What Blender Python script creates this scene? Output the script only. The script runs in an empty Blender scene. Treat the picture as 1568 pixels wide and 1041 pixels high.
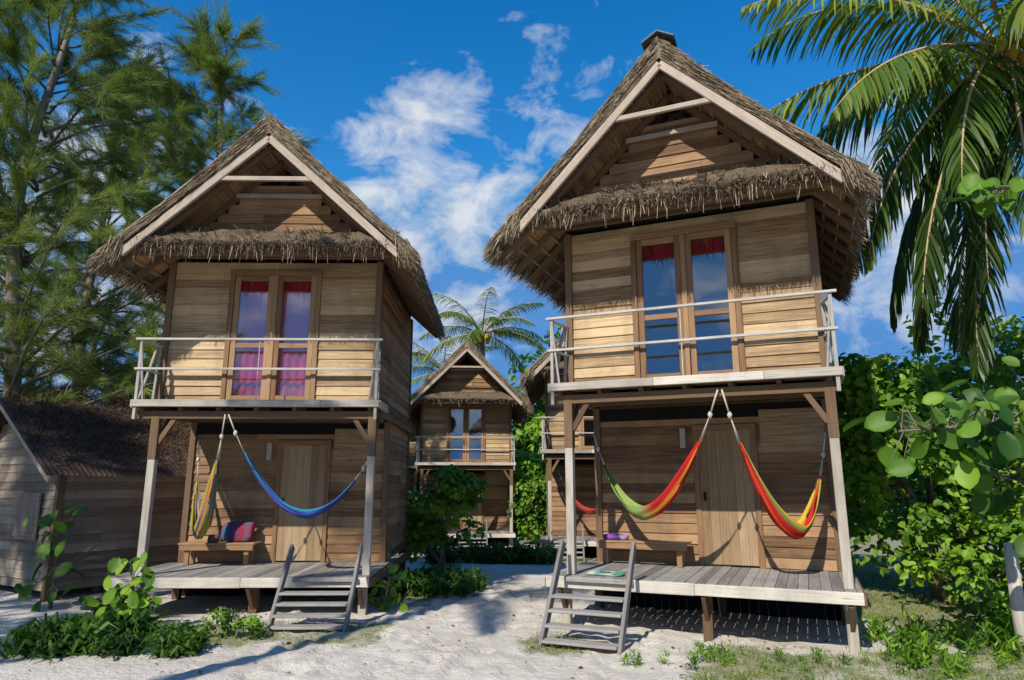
import bpy, math, random
import numpy as np
from mathutils import Vector, Matrix, noise as mn
random.seed(7); rng=np.random.default_rng(7)
sc=bpy.context.scene
R=math.radians
def U(a,b): return random.uniform(a,b)
def link(o): sc.collection.objects.link(o); return o
def empty(name,loc=(0,0,0),rz=0):
    e=bpy.data.objects.new(name,None); e.location=loc; e.rotation_euler=(0,0,rz); e.empty_display_size=.3
    return link(e)
# ---------------------------------------------------------------- materials
def newmat(name):
    m=bpy.data.materials.new(name); m.use_nodes=True
    nt=m.node_tree; b=nt.nodes['Principled BSDF']; b.inputs['Roughness'].default_value=.8
    b.inputs['Specular IOR Level'].default_value=.25
    return m,nt,b
def N(nt,t,**k):
    n=nt.nodes.new(t)
    for a,v in k.items(): setattr(n,a,v)
    return n
def mix(nt,fac,a,b,blend='MIX'):
    n=N(nt,'ShaderNodeMix',data_type='RGBA',blend_type=blend)
    for i,x in ((0,fac),(6,a),(7,b)):
        if isinstance(x,(int,float)): n.inputs[i].default_value=x
        elif isinstance(x,tuple): n.inputs[i].default_value=(*x,1)
        else: nt.links.new(x,n.inputs[i])
    return n.outputs[2]
def math_(nt,op,a,b=None,c=None,clamp=False):
    n=N(nt,'ShaderNodeMath',operation=op); n.use_clamp=clamp
    for i,x in enumerate((a,b,c)):
        if x is None: continue
        if isinstance(x,(int,float)): n.inputs[i].default_value=x
        else: nt.links.new(x,n.inputs[i])
    return n.outputs[0]
def ramp(nt,fac,stops):
    n=N(nt,'ShaderNodeValToRGB'); e=n.color_ramp.elements
    while len(e)<len(stops): e.new(.5)
    for el,(p,c) in zip(e,stops): el.position=p; el.color=(*c,1) if isinstance(c,tuple) else (c,c,c,1)
    nt.links.new(fac,n.inputs[0]); return n.outputs[0]
def noise(nt,vec,scale,detail=4,rough=.6,sc3=None,dist=0):
    if sc3:
        mp=N(nt,'ShaderNodeMapping'); mp.inputs['Scale'].default_value=sc3; nt.links.new(vec,mp.inputs[0]); vec=mp.outputs[0]
    n=N(nt,'ShaderNodeTexNoise'); n.inputs['Scale'].default_value=scale; n.inputs['Detail'].default_value=detail
    n.inputs['Roughness'].default_value=rough; n.inputs['Distortion'].default_value=dist
    nt.links.new(vec,n.inputs['Vector']); return n.outputs[0]
def attr(nt,name,out=2):
    n=N(nt,'ShaderNodeAttribute',attribute_name=name); return n.outputs[out]
def bump(nt,b,h,strength=.4,dist=.01):
    n=N(nt,'ShaderNodeBump'); n.inputs['Strength'].default_value=strength; n.inputs['Distance'].default_value=dist
    nt.links.new(h,n.inputs['Height']); nt.links.new(n.outputs[0],b.inputs['Normal'])
def wood(name,dark,light,grain=.5,stain=(.12,.1,.08),stainamt=.35,rough=.75):
    m,nt,b=newmat(name)
    lc=attr(nt,'lc',1); tone=attr(nt,'tone')
    g=noise(nt,lc,1,5,.65,(1.6,34,34),.6)
    g=ramp(nt,g,[(.3,0.),(.7,1.)])
    g2=noise(nt,lc,1,3,.5,(.8,7,7))
    t=math_(nt,'MULTIPLY_ADD',g,grain,math_(nt,'MULTIPLY_ADD',tone,.8,-.3))
    t=math_(nt,'MULTIPLY_ADD',g2,.45,t,clamp=True)
    col=mix(nt,t,dark,light)
    tc=N(nt,'ShaderNodeTexCoord').outputs['Object']
    s=noise(nt,tc,1.3,5,.7,(1,1,.45))
    sm=ramp(nt,s,[(.45,0.0),(.70,1.0)])
    sm2=math_(nt,'MULTIPLY',sm,stainamt)
    col=mix(nt,sm2,col,stain)
    ck=ramp(nt,noise(nt,lc,1,3,.7,(2.5,70,70),.3),[(.30,1.0),(.38,0.0)])
    col=mix(nt,math_(nt,'MULTIPLY',ck,.6),col,tuple(c*.35 for c in dark))
    nt.links.new(col,b.inputs['Base Color']); b.inputs['Roughness'].default_value=rough
    bump(nt,b,g,.5,.004)
    return m
M={}
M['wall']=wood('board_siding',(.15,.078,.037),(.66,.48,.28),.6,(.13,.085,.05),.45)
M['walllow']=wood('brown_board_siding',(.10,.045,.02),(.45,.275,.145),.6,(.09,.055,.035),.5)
M['beam']=wood('weathered_beam',(.28,.24,.20),(.68,.62,.54),.5,(.2,.17,.14),.5)
M['verge']=wood('verge_board',(.20,.14,.10),(.50,.41,.33),.5,(.2,.15,.12),.5)
M['brown']=wood('brown_timber',(.07,.038,.02),(.22,.135,.075),.5)
M['deck']=wood('deck_boards',(.14,.13,.12),(.40,.37,.34),.5,(.1,.09,.08),.4)
M['door']=wood('door_wood',(.21,.13,.065),(.50,.36,.22),.45,(.16,.1,.06),.3)
M['frame']=wood('frame_wood',(.16,.078,.036),(.44,.275,.15),.5,(.12,.07,.04),.3,.5)
M['step']=wood('step_wood',(.12,.115,.115),(.36,.335,.315),.5,(.1,.1,.1),.4)
M['shed']=wood('shed_boards',(.12,.09,.07),(.38,.31,.24),.5,(.08,.07,.06),.5)
M['rail']=wood('painted_rail',(.28,.26,.235),(.58,.55,.50),.5,(.22,.19,.16),.45)
M['bark']=wood('bark',(.07,.055,.045),(.24,.2,.16),.7)
def thatch():
    m,nt,b=newmat('thatch')
    tc=N(nt,'ShaderNodeTexCoord').outputs['Object']; tone=attr(nt,'tone')
    a=noise(nt,tc,1,4,.7,(9,60,9)); c=noise(nt,tc,2.2,3)
    t=math_(nt,'MULTIPLY_ADD',a,.6,math_(nt,'MULTIPLY_ADD',tone,.7,-.2))
    t=math_(nt,'MULTIPLY_ADD',c,.3,t,clamp=True)
    col=ramp(nt,t,[(.1,(.04,.028,.02)),(.5,(.165,.12,.08)),(.95,(.52,.42,.29))])
    nt.links.new(col,b.inputs['Base Color']); b.inputs['Roughness'].default_value=.95
    bump(nt,b,a,1,.03); return m
M['thatch']=thatch()
def leafmat(name,dark,mid,light,trans=.35,rough=.5):
    m,nt,b=newmat(name)
    tone=attr(nt,'tone')
    col=ramp(nt,tone,[(0,dark),(.5,mid),(1,light)])
    nt.links.new(col,b.inputs['Base Color']); b.inputs['Roughness'].default_value=rough
    b.inputs['Specular IOR Level'].default_value=.35
    tr=N(nt,'ShaderNodeBsdfTranslucent'); nt.links.new(mix(nt,1.0,col,(1.0,1.15,.45),'MULTIPLY'),tr.inputs[0])
    mx=N(nt,'ShaderNodeMixShader'); mx.inputs[0].default_value=trans
    nt.links.new(b.outputs[0],mx.inputs[1]); nt.links.new(tr.outputs[0],mx.inputs[2])
    nt.links.new(mx.outputs[0],nt.nodes['Material Output'].inputs[0]); return m
M['leaf']=leafmat('broad_leaf',(.03,.09,.010),(.13,.27,.02),(.31,.48,.035))
M['leafdark']=leafmat('dark_leaf',(.02,.055,.012),(.06,.14,.02),(.15,.26,.03))
M['needle']=leafmat('needle_leaf',(.075,.115,.03),(.18,.24,.055),(.36,.41,.12),.42)
M['palm']=leafmat('palm_leaf',(.025,.06,.015),(.10,.18,.025),(.38,.39,.07),.4,.4)
M['grass']=leafmat('grass_blade',(.07,.15,.02),(.18,.27,.04),(.44,.37,.17),.3)
M['dry']=leafmat('dry_twigs',(.05,.03,.02),(.11,.07,.045),(.2,.13,.08),.1)
def plain(name,c,rough=.6,metal=0,spec=.3):
    m,nt,b=newmat(name); 
    tc=N(nt,'ShaderNodeTexCoord').outputs['Object']
    n=noise(nt,tc,14,4); col=mix(nt,math_(nt,'MULTIPLY',n,.5),c,tuple(x*.6 for x in c))
    nt.links.new(col,b.inputs['Base Color']); b.inputs['Roughness'].default_value=rough; b.inputs['Metallic'].default_value=metal
    b.inputs['Specular IOR Level'].default_value=spec; return m
M['curtain']=plain('red_curtain',(.66,.04,.08),.9)
M['dark']=plain('dark_fill_and_shade',(.012,.01,.01),.9)  # near-black, for dark parts and the painted shade below the deck
M['metal']=plain('grey_metal',(.10,.11,.12),.6,.3)
M['rope']=plain('rope',(.6,.55,.45),.9)
M['coco']=plain('coconut_husk',(.55,.36,.05),.45)
def glass():
    m,nt,b=newmat('window_glass')
    b.inputs['Base Color'].default_value=(.85,.9,.95,1); b.inputs['Metallic'].default_value=1; b.inputs['Roughness'].default_value=.03
    tr=N(nt,'ShaderNodeBsdfTransparent'); tr.inputs[0].default_value=(.95,.95,.95,1)
    lw=N(nt,'ShaderNodeLayerWeight'); lw.inputs[0].default_value=.5
    f=math_(nt,'MULTIPLY_ADD',math_(nt,'POWER',lw.outputs['Facing'],4.0),.6,.2,clamp=True)
    mx=N(nt,'ShaderNodeMixShader'); nt.links.new(f,mx.inputs[0])
    nt.links.new(tr.outputs[0],mx.inputs[1]); nt.links.new(b.outputs[0],mx.inputs[2])
    nt.links.new(mx.outputs[0],nt.nodes['Material Output'].inputs[0]); return m
M['glass']=glass()
def cloth():
    m,nt,b=newmat('woven_cloth'); c=N(nt,'ShaderNodeAttribute',attribute_name='hc').outputs[0]
    tc=N(nt,'ShaderNodeTexCoord').outputs['Object']; n=noise(nt,tc,60,3)
    nt.links.new(mix(nt,.5,c,mix(nt,n,(.4,.4,.4),(1.3,1.3,1.3)),'MULTIPLY'),b.inputs['Base Color']); b.inputs['Roughness'].default_value=.95
    bump(nt,b,n,.5,.01); return m
M['cloth']=cloth()
# ---------------------------------------------------------------- mesh builders
class MB:
    def __init__(s): s.v=[];s.f=[];s.t=[];s.l=[]
    def beam(s,p0,p1,w,h,up=(0,0,1),tone=None):
        p0=Vector(p0);p1=Vector(p1);a=p1-p0;L=a.length
        if L<1e-5: return
        a.normalize(); up=Vector(up)
        sd=a.cross(up)
        if sd.length<1e-3: sd=a.cross(Vector((0,1,0)))
        sd.normalize(); u=sd.cross(a)
        t=random.random() if tone is None else tone
        n=len(s.v); ox,oy,oz=U(0,50),U(0,50),U(0,50)
        for k in (0,1):
            for i,j in ((-1,-1),(1,-1),(1,1),(-1,1)):
                s.v.append(tuple((p0 if k==0 else p1)+sd*(i*w/2)+u*(j*h/2)))
                s.l.append((ox+k*L,oy+i*w/2,oz+j*h/2)); s.t.append(t)
        for q in ((0,3,2,1),(4,5,6,7),(0,1,5,4),(1,2,6,5),(2,3,7,6),(3,0,4,7)): s.f.append(tuple(n+i for i in q))
    def box(s,x0,x1,y0,y1,z0,z1,tone=None):
        dx,dy,dz=x1-x0,y1-y0,z1-z0; cx,cy,cz=(x0+x1)/2,(y0+y1)/2,(z0+z1)/2
        if dx>=dy and dx>=dz: s.beam((x0,cy,cz),(x1,cy,cz),dy,dz,(0,0,1),tone)
        elif dy>=dz: s.beam((cx,y0,cz),(cx,y1,cz),dx,dz,(0,0,1),tone)
        else: s.beam((cx,cy,z0),(cx,cy,z1),dx,dy,(0,1,0),tone)
    def tube(s,pts,rad,n=8,tone=None):
        t=random.random() if tone is None else tone
        pts=[Vector(p) for p in pts]; base=len(s.v); d=0; o=U(0,50)
        for k,p in enumerate(pts):
            a=(pts[min(k+1,len(pts)-1)]-pts[max(k-1,0)]).normalized()
            x=a.cross(Vector((.13,.97,.2))); x.normalize(); y=a.cross(x)
            if k: d+=(p-pts[k-1]).length
            for i in range(n):
                an=2*math.pi*i/n; r=rad[k]
                s.v.append(tuple(p+x*math.cos(an)*r+y*math.sin(an)*r)); s.l.append((o+d,math.cos(an)*r,math.sin(an)*r)); s.t.append(t)
        for k in range(len(pts)-1):
            for i in range(n):
                j=(i+1)%n; s.f.append((base+k*n+i,base+k*n+j,base+(k+1)*n+j,base+(k+1)*n+i))
        s.f.append(tuple(base+i for i in reversed(range(n)))); s.f.append(tuple(base+(len(pts)-1)*n+i for i in range(n)))
    def obj(s,name,mat,parent=None,bevel=0,smooth=False):
        me=bpy.data.meshes.new(name); me.from_pydata(s.v,[],s.f)
        at=me.attributes.new('tone','FLOAT','POINT'); at.data.foreach_set('value',np.array(s.t,dtype=np.float32))
        al=me.attributes.new('lc','FLOAT_VECTOR','POINT'); al.data.foreach_set('vector',np.array(s.l,dtype=np.float32).ravel())
        me.materials.append(M[mat]); 
        if smooth: me.polygons.foreach_set('use_smooth',[True]*len(me.polygons))
        o=link(bpy.data.objects.new(name,me)); o.parent=parent
        if bevel:
            b=o.modifiers.new('b','BEVEL'); b.width=bevel; b.segments=1
        return o
def npmesh(name,V,F,mat,tone=None,parent=None,hc=None,smooth=False):
    V=np.asarray(V,np.float32);F=np.asarray(F,np.int32); me=bpy.data.meshes.new(name)
    me.vertices.add(len(V)); me.vertices.foreach_set('co',V.ravel())
    k=F.shape[1]; me.loops.add(F.size); me.loops.foreach_set('vertex_index',F.ravel())
    me.polygons.add(len(F)); me.polygons.foreach_set('loop_start',np.arange(0,F.size,k,dtype=np.int32))
    try: me.polygons.foreach_set('loop_total',np.full(len(F),k,dtype=np.int32))
    except Exception: pass
    me.update(calc_edges=True); me.validate()
    if tone is not None:
        at=me.attributes.new('tone','FLOAT','POINT'); at.data.foreach_set('value',np.asarray(tone,np.float32))
    if hc is not None:
        at=me.attributes.new('hc','FLOAT_COLOR','POINT'); at.data.foreach_set('color',np.asarray(hc,np.float32).ravel())
    if smooth: me.polygons.foreach_set('use_smooth',[True]*len(me.polygons))
    me.materials.append(M[mat]); o=bpy.data.objects.new(name,me); link(o); o.parent=parent; return o
def nrm(a): return a/np.maximum(np.linalg.norm(a,axis=-1,keepdims=True),1e-6)
class NB:
    def __init__(s,k): s.V=[];s.F=[];s.T=[];s.n=0;s.k=k
    def add(s,V,F,T): s.V.append(V);s.F.append(F+s.n);s.T.append(T);s.n+=len(V)
    def obj(s,name,mat,parent=None): return npmesh(name,np.concatenate(s.V),np.concatenate(s.F),mat,np.concatenate(s.T),parent)
def strands(nb,P,D,L,W,T,bend=None):
    n=len(P);D=nrm(D);S=nrm(np.cross(D,rng.normal(size=(n,3)))); L=np.broadcast_to(L,(n,))[:,None];W=np.broadcast_to(W,(n,))[:,None]
    if bend is None:
        V=np.stack([P-S*W/2,P+S*W/2,P+D*L+S*W*.15,P+D*L-S*W*.15],1).reshape(-1,3)
        F=np.arange(n*4).reshape(-1,4); T=np.repeat(T,4)
    else:
        Mi=P+D*L*.55; E=Mi+nrm(D+np.array([0,0,-bend]))*L*.5
        V=np.stack([P-S*W/2,P+S*W/2,Mi+S*W*.45,Mi-S*W*.45,E+S*W*.06,E-S*W*.06],1).reshape(-1,3)
        b=(np.arange(n)*6)[:,None]; F=np.concatenate([b+np.array([0,1,2,3]),b+np.array([3,2,4,5])]); T=np.repeat(T,6)
    nb.add(V,F,T)
def leaves(nb,P,Nn,S,T,asp=.32,droop=.3):
    n=len(P);Nn=nrm(Nn); A=nrm(np.cross(Nn,rng.normal(size=(n,3))))
    A=nrm(A+np.array([0,0,-droop])); B=nrm(np.cross(Nn,A)); Nn=np.cross(A,B); S=np.broadcast_to(S,(n,))[:,None]
    f=Nn*S*.08
    V=np.stack([P,P+A*S*.3+B*S*asp+f,P+A*S*.68+B*S*asp*.85+f,P+A*S-Nn*S*.1,P+A*S*.68-B*S*asp*.85+f,P+A*S*.3-B*S*asp+f],1).reshape(-1,3)
    b=(np.arange(n)*6)[:,None]; F=np.concatenate([b+np.array([0,1,2,3]),b+np.array([0,3,4,5])]); nb.add(V,F,np.repeat(T,6))
def sph(n):
    return nrm(rng.normal(size=(n,3)))
def crown(nb,c,rad,ncl,nlf,size,clr=.35,tb=.0):
    c=np.array(c);rad=np.array(rad); d=sph(ncl); r=rng.uniform(.5,1.05,(ncl,1))
    C=c+d*r*rad; out=[]
    for i in range(ncl):
        cr=clr*rng.uniform(.6,1.3); dd=sph(nlf); rr=rng.uniform(.3,1,(nlf,1))**.5
        P=C[i]+dd*rr*cr*np.array([1,1,.7]); nn=dd*.7+np.array([-.15,-.35,.75])+rng.normal(size=(nlf,3))*.4
        t=np.clip(rng.normal(.45+tb,.19)+rng.normal(0,.16,nlf),0,1)
        leaves(nb,P,nn,size*rng.uniform(.6,1.3,nlf),t)
    return C
def tree(name,base,blobs,ncl,nlf,size,mat='leaf',clr=.35,tr=.12,tb=0,limbs=8):
    e=empty(name,base); nb=NB(4); mb=MB(); b0=Vector((0,0,0))
    for c,r in blobs:
        C=crown(nb,c,r,ncl,nlf,size,clr,tb); cc=Vector(c)
        mid=Vector((cc.x*.3,cc.y*.3,max(.3,cc.z*.5)))
        mb.tube([b0-Vector((0,0,.1)),mid*.5+Vector((U(-.1,.1),U(-.1,.1),0)),mid,cc],[tr,tr*.8,tr*.65,tr*.25],7)
        for i in range(min(limbs,ncl)):
            p=Vector(C[i*(ncl//limbs) if ncl>limbs else i]); q=mid.lerp(cc,U(.1,.9))
            mb.tube([q,q.lerp(p,.5)+Vector((0,0,.1)),p],[tr*.35,tr*.22,tr*.08],5)
    nb.obj('foliage',mat,e); mb.obj('trunk_and_limbs','bark',e,smooth=True); return e
# ---------------------------------------------------------------- ground
def sst(a,b,x):
    t=min(1,max(0,(x-a)/(b-a))); return t*t*(3-2*t)
def gh(x,y):
    z=-.38*sst(14,26,y)+.035*mn.noise((x*.45,y*.45,0))
    if abs(x)<14 and 5<y<22: z+=.018*mn.noise((x*1.9,y*1.9,3))+.012*mn.noise((x*5,y*5,7))
    return z
def gmask(x,y):
    n=mn.noise((x*.9,y*.9,11))*.6+mn.noise((x*3,y*3,5))*.4
    r=0
    r=max(r,sst(1.0,2.2,x)*sst(9.4,8.0,y)*.95)
    r=max(r,sst(4.6,5.6,x)*1.1)
    r=max(r,max(0,1-math.hypot((x-.45)/.8,(y-8.7)/1.2))*1.2)
    r=max(r,sst(-1.2,-1.9,x)*sst(-6.8,-6.0,x)*sst(8.3,8.9,y)*sst(10.6,9.8,y)*.9)
    r=max(r,sst(15,19,y)*sst(1.2,2.6,abs(x+1)+.2)*.9)
    r=max(r,sst(24,30,y)*1.2)
    r=max(r,sst(-5.6,-7,x)*sst(11,10,y)*.45)
    r=max(r,sst(-.9,-1.4,x)*sst(-2.4,-1.8,x)*sst(10.2,11,y)*.8)
    return max(0,min(1,r+n*.7-.25)) if r>.02 else 0
def axis(a,b,st,far,g=1.25):
    c=list(np.arange(a,b,st)); lo=a;hi=c[-1];s=st
    L=[];H=[]
    while hi<far: s*=g; hi+=s; H.append(hi)
    s=st
    while lo>-far: s*=g; lo-=s; L.append(lo)
    return np.array(L[::-1]+c+H)
X=axis(-9,9,.07,600);Y=axis(6.5,17,.07,600)
gx,gy=np.meshgrid(X,Y); 
Z=np.array([gh(a,b) for a,b in zip(gx.ravel(),gy.ravel())]); G=np.array([gmask(a,b) for a,b in zip(gx.ravel(),gy.ravel())])
fx=rng.uniform(-3.6,3.6,700);fy=rng.uniform(7,14,700); fl=rng.uniform(.02,.055,700)
GX=gx.ravel();GY=gy.ravel()
for a,b,d in zip(fx,fy,fl):
    m=(abs(GX-a)<.5)&(abs(GY-b)<.5); q=((GX[m]-a)**2/.010+(GY[m]-b)**2/.02)
    Z[m]+=-d*.55*np.exp(-q)+d*.22*np.exp(-((np.sqrt(q)-1.6)**2)*3)
nx,ny=len(X),len(Y); idx=np.arange(nx*ny).reshape(ny,nx)
F=np.stack([idx[:-1,:-1],idx[:-1,1:],idx[1:,1:],idx[1:,:-1]],-1).reshape(-1,4)
def sandmat():
    m,nt,b=newmat('sand_ground'); tc=N(nt,'ShaderNodeTexCoord').outputs['Object']; g=attr(nt,'tone')
    n1=noise(nt,tc,.8,5);n2=noise(nt,tc,9,5,.7);n3=noise(nt,tc,70,3,.8)
    sand=mix(nt,n2,(.54,.485,.425),(.76,.70,.63)); sand=mix(nt,ramp(nt,n1,[(.42,0.),(.72,.6)]),sand,(.46,.40,.33))
    soil=mix(nt,n2,(.14,.12,.06),(.36,.31,.16)); soil=mix(nt,ramp(nt,n3,[(.4,0.),(.62,.8)]),soil,(.13,.19,.035))
    gm=math_(nt,'MULTIPLY_ADD',n2,.9,math_(nt,'MULTIPLY_ADD',g,1.5,-.85)); 
    col=mix(nt,ramp(nt,gm,[(.1,0.),(.6,.8)]),sand,soil)
    vo=N(nt,'ShaderNodeTexVoronoi'); vo.inputs['Scale'].default_value=45; nt.links.new(tc,vo.inputs['Vector'])
    sp=ramp(nt,vo.outputs['Distance'],[(.06,1.0),(.1,0.0)]); 
    msk=math_(nt,'MULTIPLY',sp,ramp(nt,n1,[(.45,0.),(.6,.7)])); col=mix(nt,msk,col,(.09,.06,.04))
    nt.links.new(col,b.inputs['Base Color']); b.inputs['Roughness'].default_value=.95
    h=math_(nt,'MULTIPLY_ADD',n3,.25,math_(nt,'MULTIPLY',noise(nt,tc,13,4,.6),1.0)); bump(nt,b,h,.9,.04); return m
M['sand']=sandmat()
npmesh('ground',np.stack([gx.ravel(),gy.ravel(),Z],1),F,'sand',G,smooth=True)
# ---------------------------------------------------------------- house
def planks(mb,ax,c,a0,a1,z0,z1,out,holes=(),clip=None,ph=.15):
    z=z0
    while z<z1-.02:
        h=min(ph,z1-z); lo,hi=a0,a1
        if clip: lo,hi=clip(z+h); 
        if hi-lo<.1: z+=ph; continue
        segs=[(lo,hi)]
        for (ha,hb,hz0,hz1) in holes:
            if z+h*.5>hz0 and z+h*.5<hz1:
                ns=[]
                for (s0,s1) in segs:
                    if s0<ha: ns.append((s0,min(s1,ha)))
                    if s1>hb: ns.append((max(s0,hb),s1))
                segs=[q for q in ns if q[1]-q[0]>.02]
        for s0,s1 in segs:
            cut=[s0]
            if s1-s0>2 and random.random()<.7: cut.append(U(s0+.6,s1-.6))
            cut.append(s1)
            for q0,q1 in zip(cut[:-1],cut[1:]):
                j=U(-.004,.004); zc=z+h/2; k=out*U(.09,.17)
                if ax=='x': mb.beam((q0+.002,c+j,zc),(q1-.002,c+j,zc+U(-.003,.003)),.022,h+.02,(0,-k,1))
                else: mb.beam((c+j,q0+.002,zc),(c+j,q1-.002,zc),.022,h+.02,(-k,0,1))
        z+=ph
def house(name,loc,rz,apex=6.88,rdx=0.,dk=.7,stair=(-1.68,-.72),detail=1,curt='full',postx=(-1.65,1.74),deckx=(-1.95,1.88),rw=(2.42,2.42)):
    e=empty(name,loc,R(rz)); W=1.73; yf=.55; yl=1.9; yb=4.6
    wl=MB(); ll_=MB(); bm=MB(); br=MB(); dk_=MB(); fr=MB(); dr=MB(); rl=MB(); st=MB(); gl=MB(); dv=MB(); vg=MB()
    fd=(-.76,.76,2.6,4.84); dd=(-.2,.74,-.1,2.1)
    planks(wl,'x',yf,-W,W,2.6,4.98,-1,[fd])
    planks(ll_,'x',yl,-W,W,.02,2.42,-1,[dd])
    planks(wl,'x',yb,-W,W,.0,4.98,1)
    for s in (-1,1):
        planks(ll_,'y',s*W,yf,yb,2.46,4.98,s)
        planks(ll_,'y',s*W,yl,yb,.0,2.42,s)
    bs=4.98; ew=2.04; slope=(apex-4.85)/ew
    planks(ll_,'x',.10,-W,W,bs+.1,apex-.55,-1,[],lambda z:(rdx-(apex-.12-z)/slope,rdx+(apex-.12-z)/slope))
    planks(wl,'x',yb,-W,W,bs,apex-.2,1,[],lambda z:(rdx-(apex-.12-z)/slope,rdx+(apex-.12-z)/slope))
    for s in (-1,1):
        br.box(s*W-.05,s*W+.05,yf-.065,yf+.04,2.6,5.0,.9); br.box(s*W-.05,s*W+.05,yl-.06,yl+.04,0,2.42,.6)
        br.box(s*W-.04,s*W+.04,yb-.04,yb+.06,-.1,5.0)
    dv.box(-W+.06,W-.06,yl-.03,yl-.015,2.2,2.42); wl.box(.8,W-.05,yl-.06,yl-.035,1.75,2.3,.2)  # dark strip laid over the top boards of the porch wall
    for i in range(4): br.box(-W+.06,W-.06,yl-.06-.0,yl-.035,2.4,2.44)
    dv.box(-W+.05,W-.05,yf+.05,yb-.1,2.47,2.5); dv.box(-W-.02,W+.02,.14,yb-.1,5.05,5.08)  # dark room floor, and a dark backing plate added to block sky gaps
    fr.box(-.76,-.68,yf-.05,yf+.05,2.6,4.84); fr.box(.68,.76,yf-.05,yf+.05,2.6,4.84); fr.box(-.76,.76,yf-.055,yf+.05,4.76,4.85)
    fr.box(-.76,.76,yf-.06,yf+.05,2.6,2.64)
    for a in (-.675,.035):
        b=a+.64
        fr.box(a,a+.085,yf-.03,yf+.02,2.645,4.755); fr.box(b-.085,b,yf-.03,yf+.02,2.645,4.755)
        fr.box(a+.085,b-.085,yf-.028,yf+.018,4.67,4.755); fr.box(a+.085,b-.085,yf-.028,yf+.018,2.645,2.73); fr.box(a+.085,b-.085,yf-.028,yf+.018,3.52,3.60)
        gl.box(a+.085,b-.085,yf-.006,yf-.002,2.73,4.67)
    fr.box(-.035,.035,yf-.045,yf+.01,2.645,4.755)
    x=-.12
    while x<.66: dr.box(x,min(x+.13,.66)-.003,yl-.03,yl,.03,2.0); x+=.13
    fr.box(-.2,-.12,yl-.05,yl+.03,.0,2.08,.2); fr.box(.66,.74,yl-.05,yl+.03,0,2.08,.2); fr.box(-.2,.74,yl-.055,yl+.03,2.0,2.1,.2)
    dv.box(-.07,-.04,yl-.07,yl-.03,.95,1.08)
    y=.03
    while y<yb: br.box(-1.85,1.85,y,y+.12,2.545,2.575); y+=.128
    for x in np.linspace(-1.75,1.75,7): br.box(x-.03,x+.03,.04,yl-.0 if abs(x)<1.7 else yb,2.44,2.543,.3)
    bm.box(-1.9,-.4,-.03,.025,2.49,2.60);bm.box(-.397,1.0,-.03,.025,2.49,2.60);bm.box(1.003,1.9,-.03,.025,2.49,2.60)
    for s in (-1,1): bm.box(s*1.9-.02,s*1.9+.02,.027,yf+.2,2.48,2.60); br.box(s*1.8-.03,s*1.8+.03,yf+.2,yb,2.42,2.54,.6)
    br.box(-1.85,1.85,.12,.2,2.32,2.438,.5); br.box(-1.8,1.8,1.0,1.06,2.36,2.438,.4)
    for s in (-1,1):
        rl.beam((s*1.84,.02,2.3),(s*1.84,.02,3.57),.045,.045,tone=.3); rl.beam((s*1.74,.02,2.6),(s*1.84-s*.0,-.0,3.50),.035,.03,tone=.1)
        rl.beam((s*1.84,.03,3.52),(s*1.74,yf,3.52),.04,.035,tone=.4); rl.beam((s*1.84,.03,3.08),(s*1.74,yf,3.08),.035,.03,tone=.4)
        rl.beam((s*1.84,.1,2.6),(s*1.80,.42,3.5),.04,.04,tone=.0)
        rl.beam((s*1.80,yf-.1,2.6),(s*1.76,yf-.1,3.55),.04,.04,tone=.2)
    rl.beam((-1.92,-.01,3.55),(1.92,-.01,3.55),.045,.035,tone=.7); rl.beam((-1.9,-.01,3.08),(1.9,-.01,3.08),.03,.035,tone=.7)
    rl.beam((0,.0,2.6),(0,.0,3.53),.015,.02)
    for x in postx:
        bm.box(x-.055,x+.055,.12,.23,-.0,1.75 if x>0 else 1.7,.35); br.box(x-.06,x+.06,.115,.235,1.75 if x>0 else 1.7,2.44,.6)
        br.beam((x+(.05 if x<0 else -.05),.17,1.95),(x+(.3 if x<0 else -.3),.17,2.36),.05,.07)
        br.beam((x,.22,1.9),(x,.6,2.36),.05,.07)
    d0,d1=deckx; x=d0
    while x<d1-.01:
        w=U(.12,.145); dk_.box(x,min(x+w,d1)-.006,-.02,yl+.0,-.035,0+U(-.003,.003)); x+=w
    bm.box(d0,0,-.05,-.022,-.15,-.005,.8); bm.box(.003,d1,-.05,-.022,-.145,-.008,.9)
    for s in (d0,d1): br.box(s-.02 if s>0 else s-.03,s+.03 if s>0 else s+.02,-.0,yb,-.15,-.04,.6)
    for y in (.3,1.0,1.8): br.box(d0+.03,d1-.03,y,y+.06,-.16,-.037)
    for x in (d0+.18,.1,d1-.14):
        for y in (.25,1.85,4.45):
            (bm if y<1 and x!=.1 else br).box(x-.06,x+.06,y,y+.11,-dk-.2,-.16,.2)
        br.beam((x,.3,-.5),(x,-.0,-.16),.05,.06)
    dv.box(d0+.1,d1-.1,2.2,2.23,-dk-.1,-.1)  # upright dark sheet standing in for the shade under the house
    a,b=stair; yb_=-.98
    for x in (a,b): st.beam((x,yb_,-dk-.04),(x,-.09,.44),.045,.13,(0,1,0),.3)
    for k in range(4):
        t=(k+.5)/4.6; z=-dk+t*dk; y=yb_+(-.09-yb_)*((z+dk)/(dk+.44))
        st.box(a+.025,b-.025,y-.10,y+.10,z-.018,z+.014,.9)
    st.box(a+.03,b-.03,-.11,-.06,-.06,.0,.9)
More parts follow.
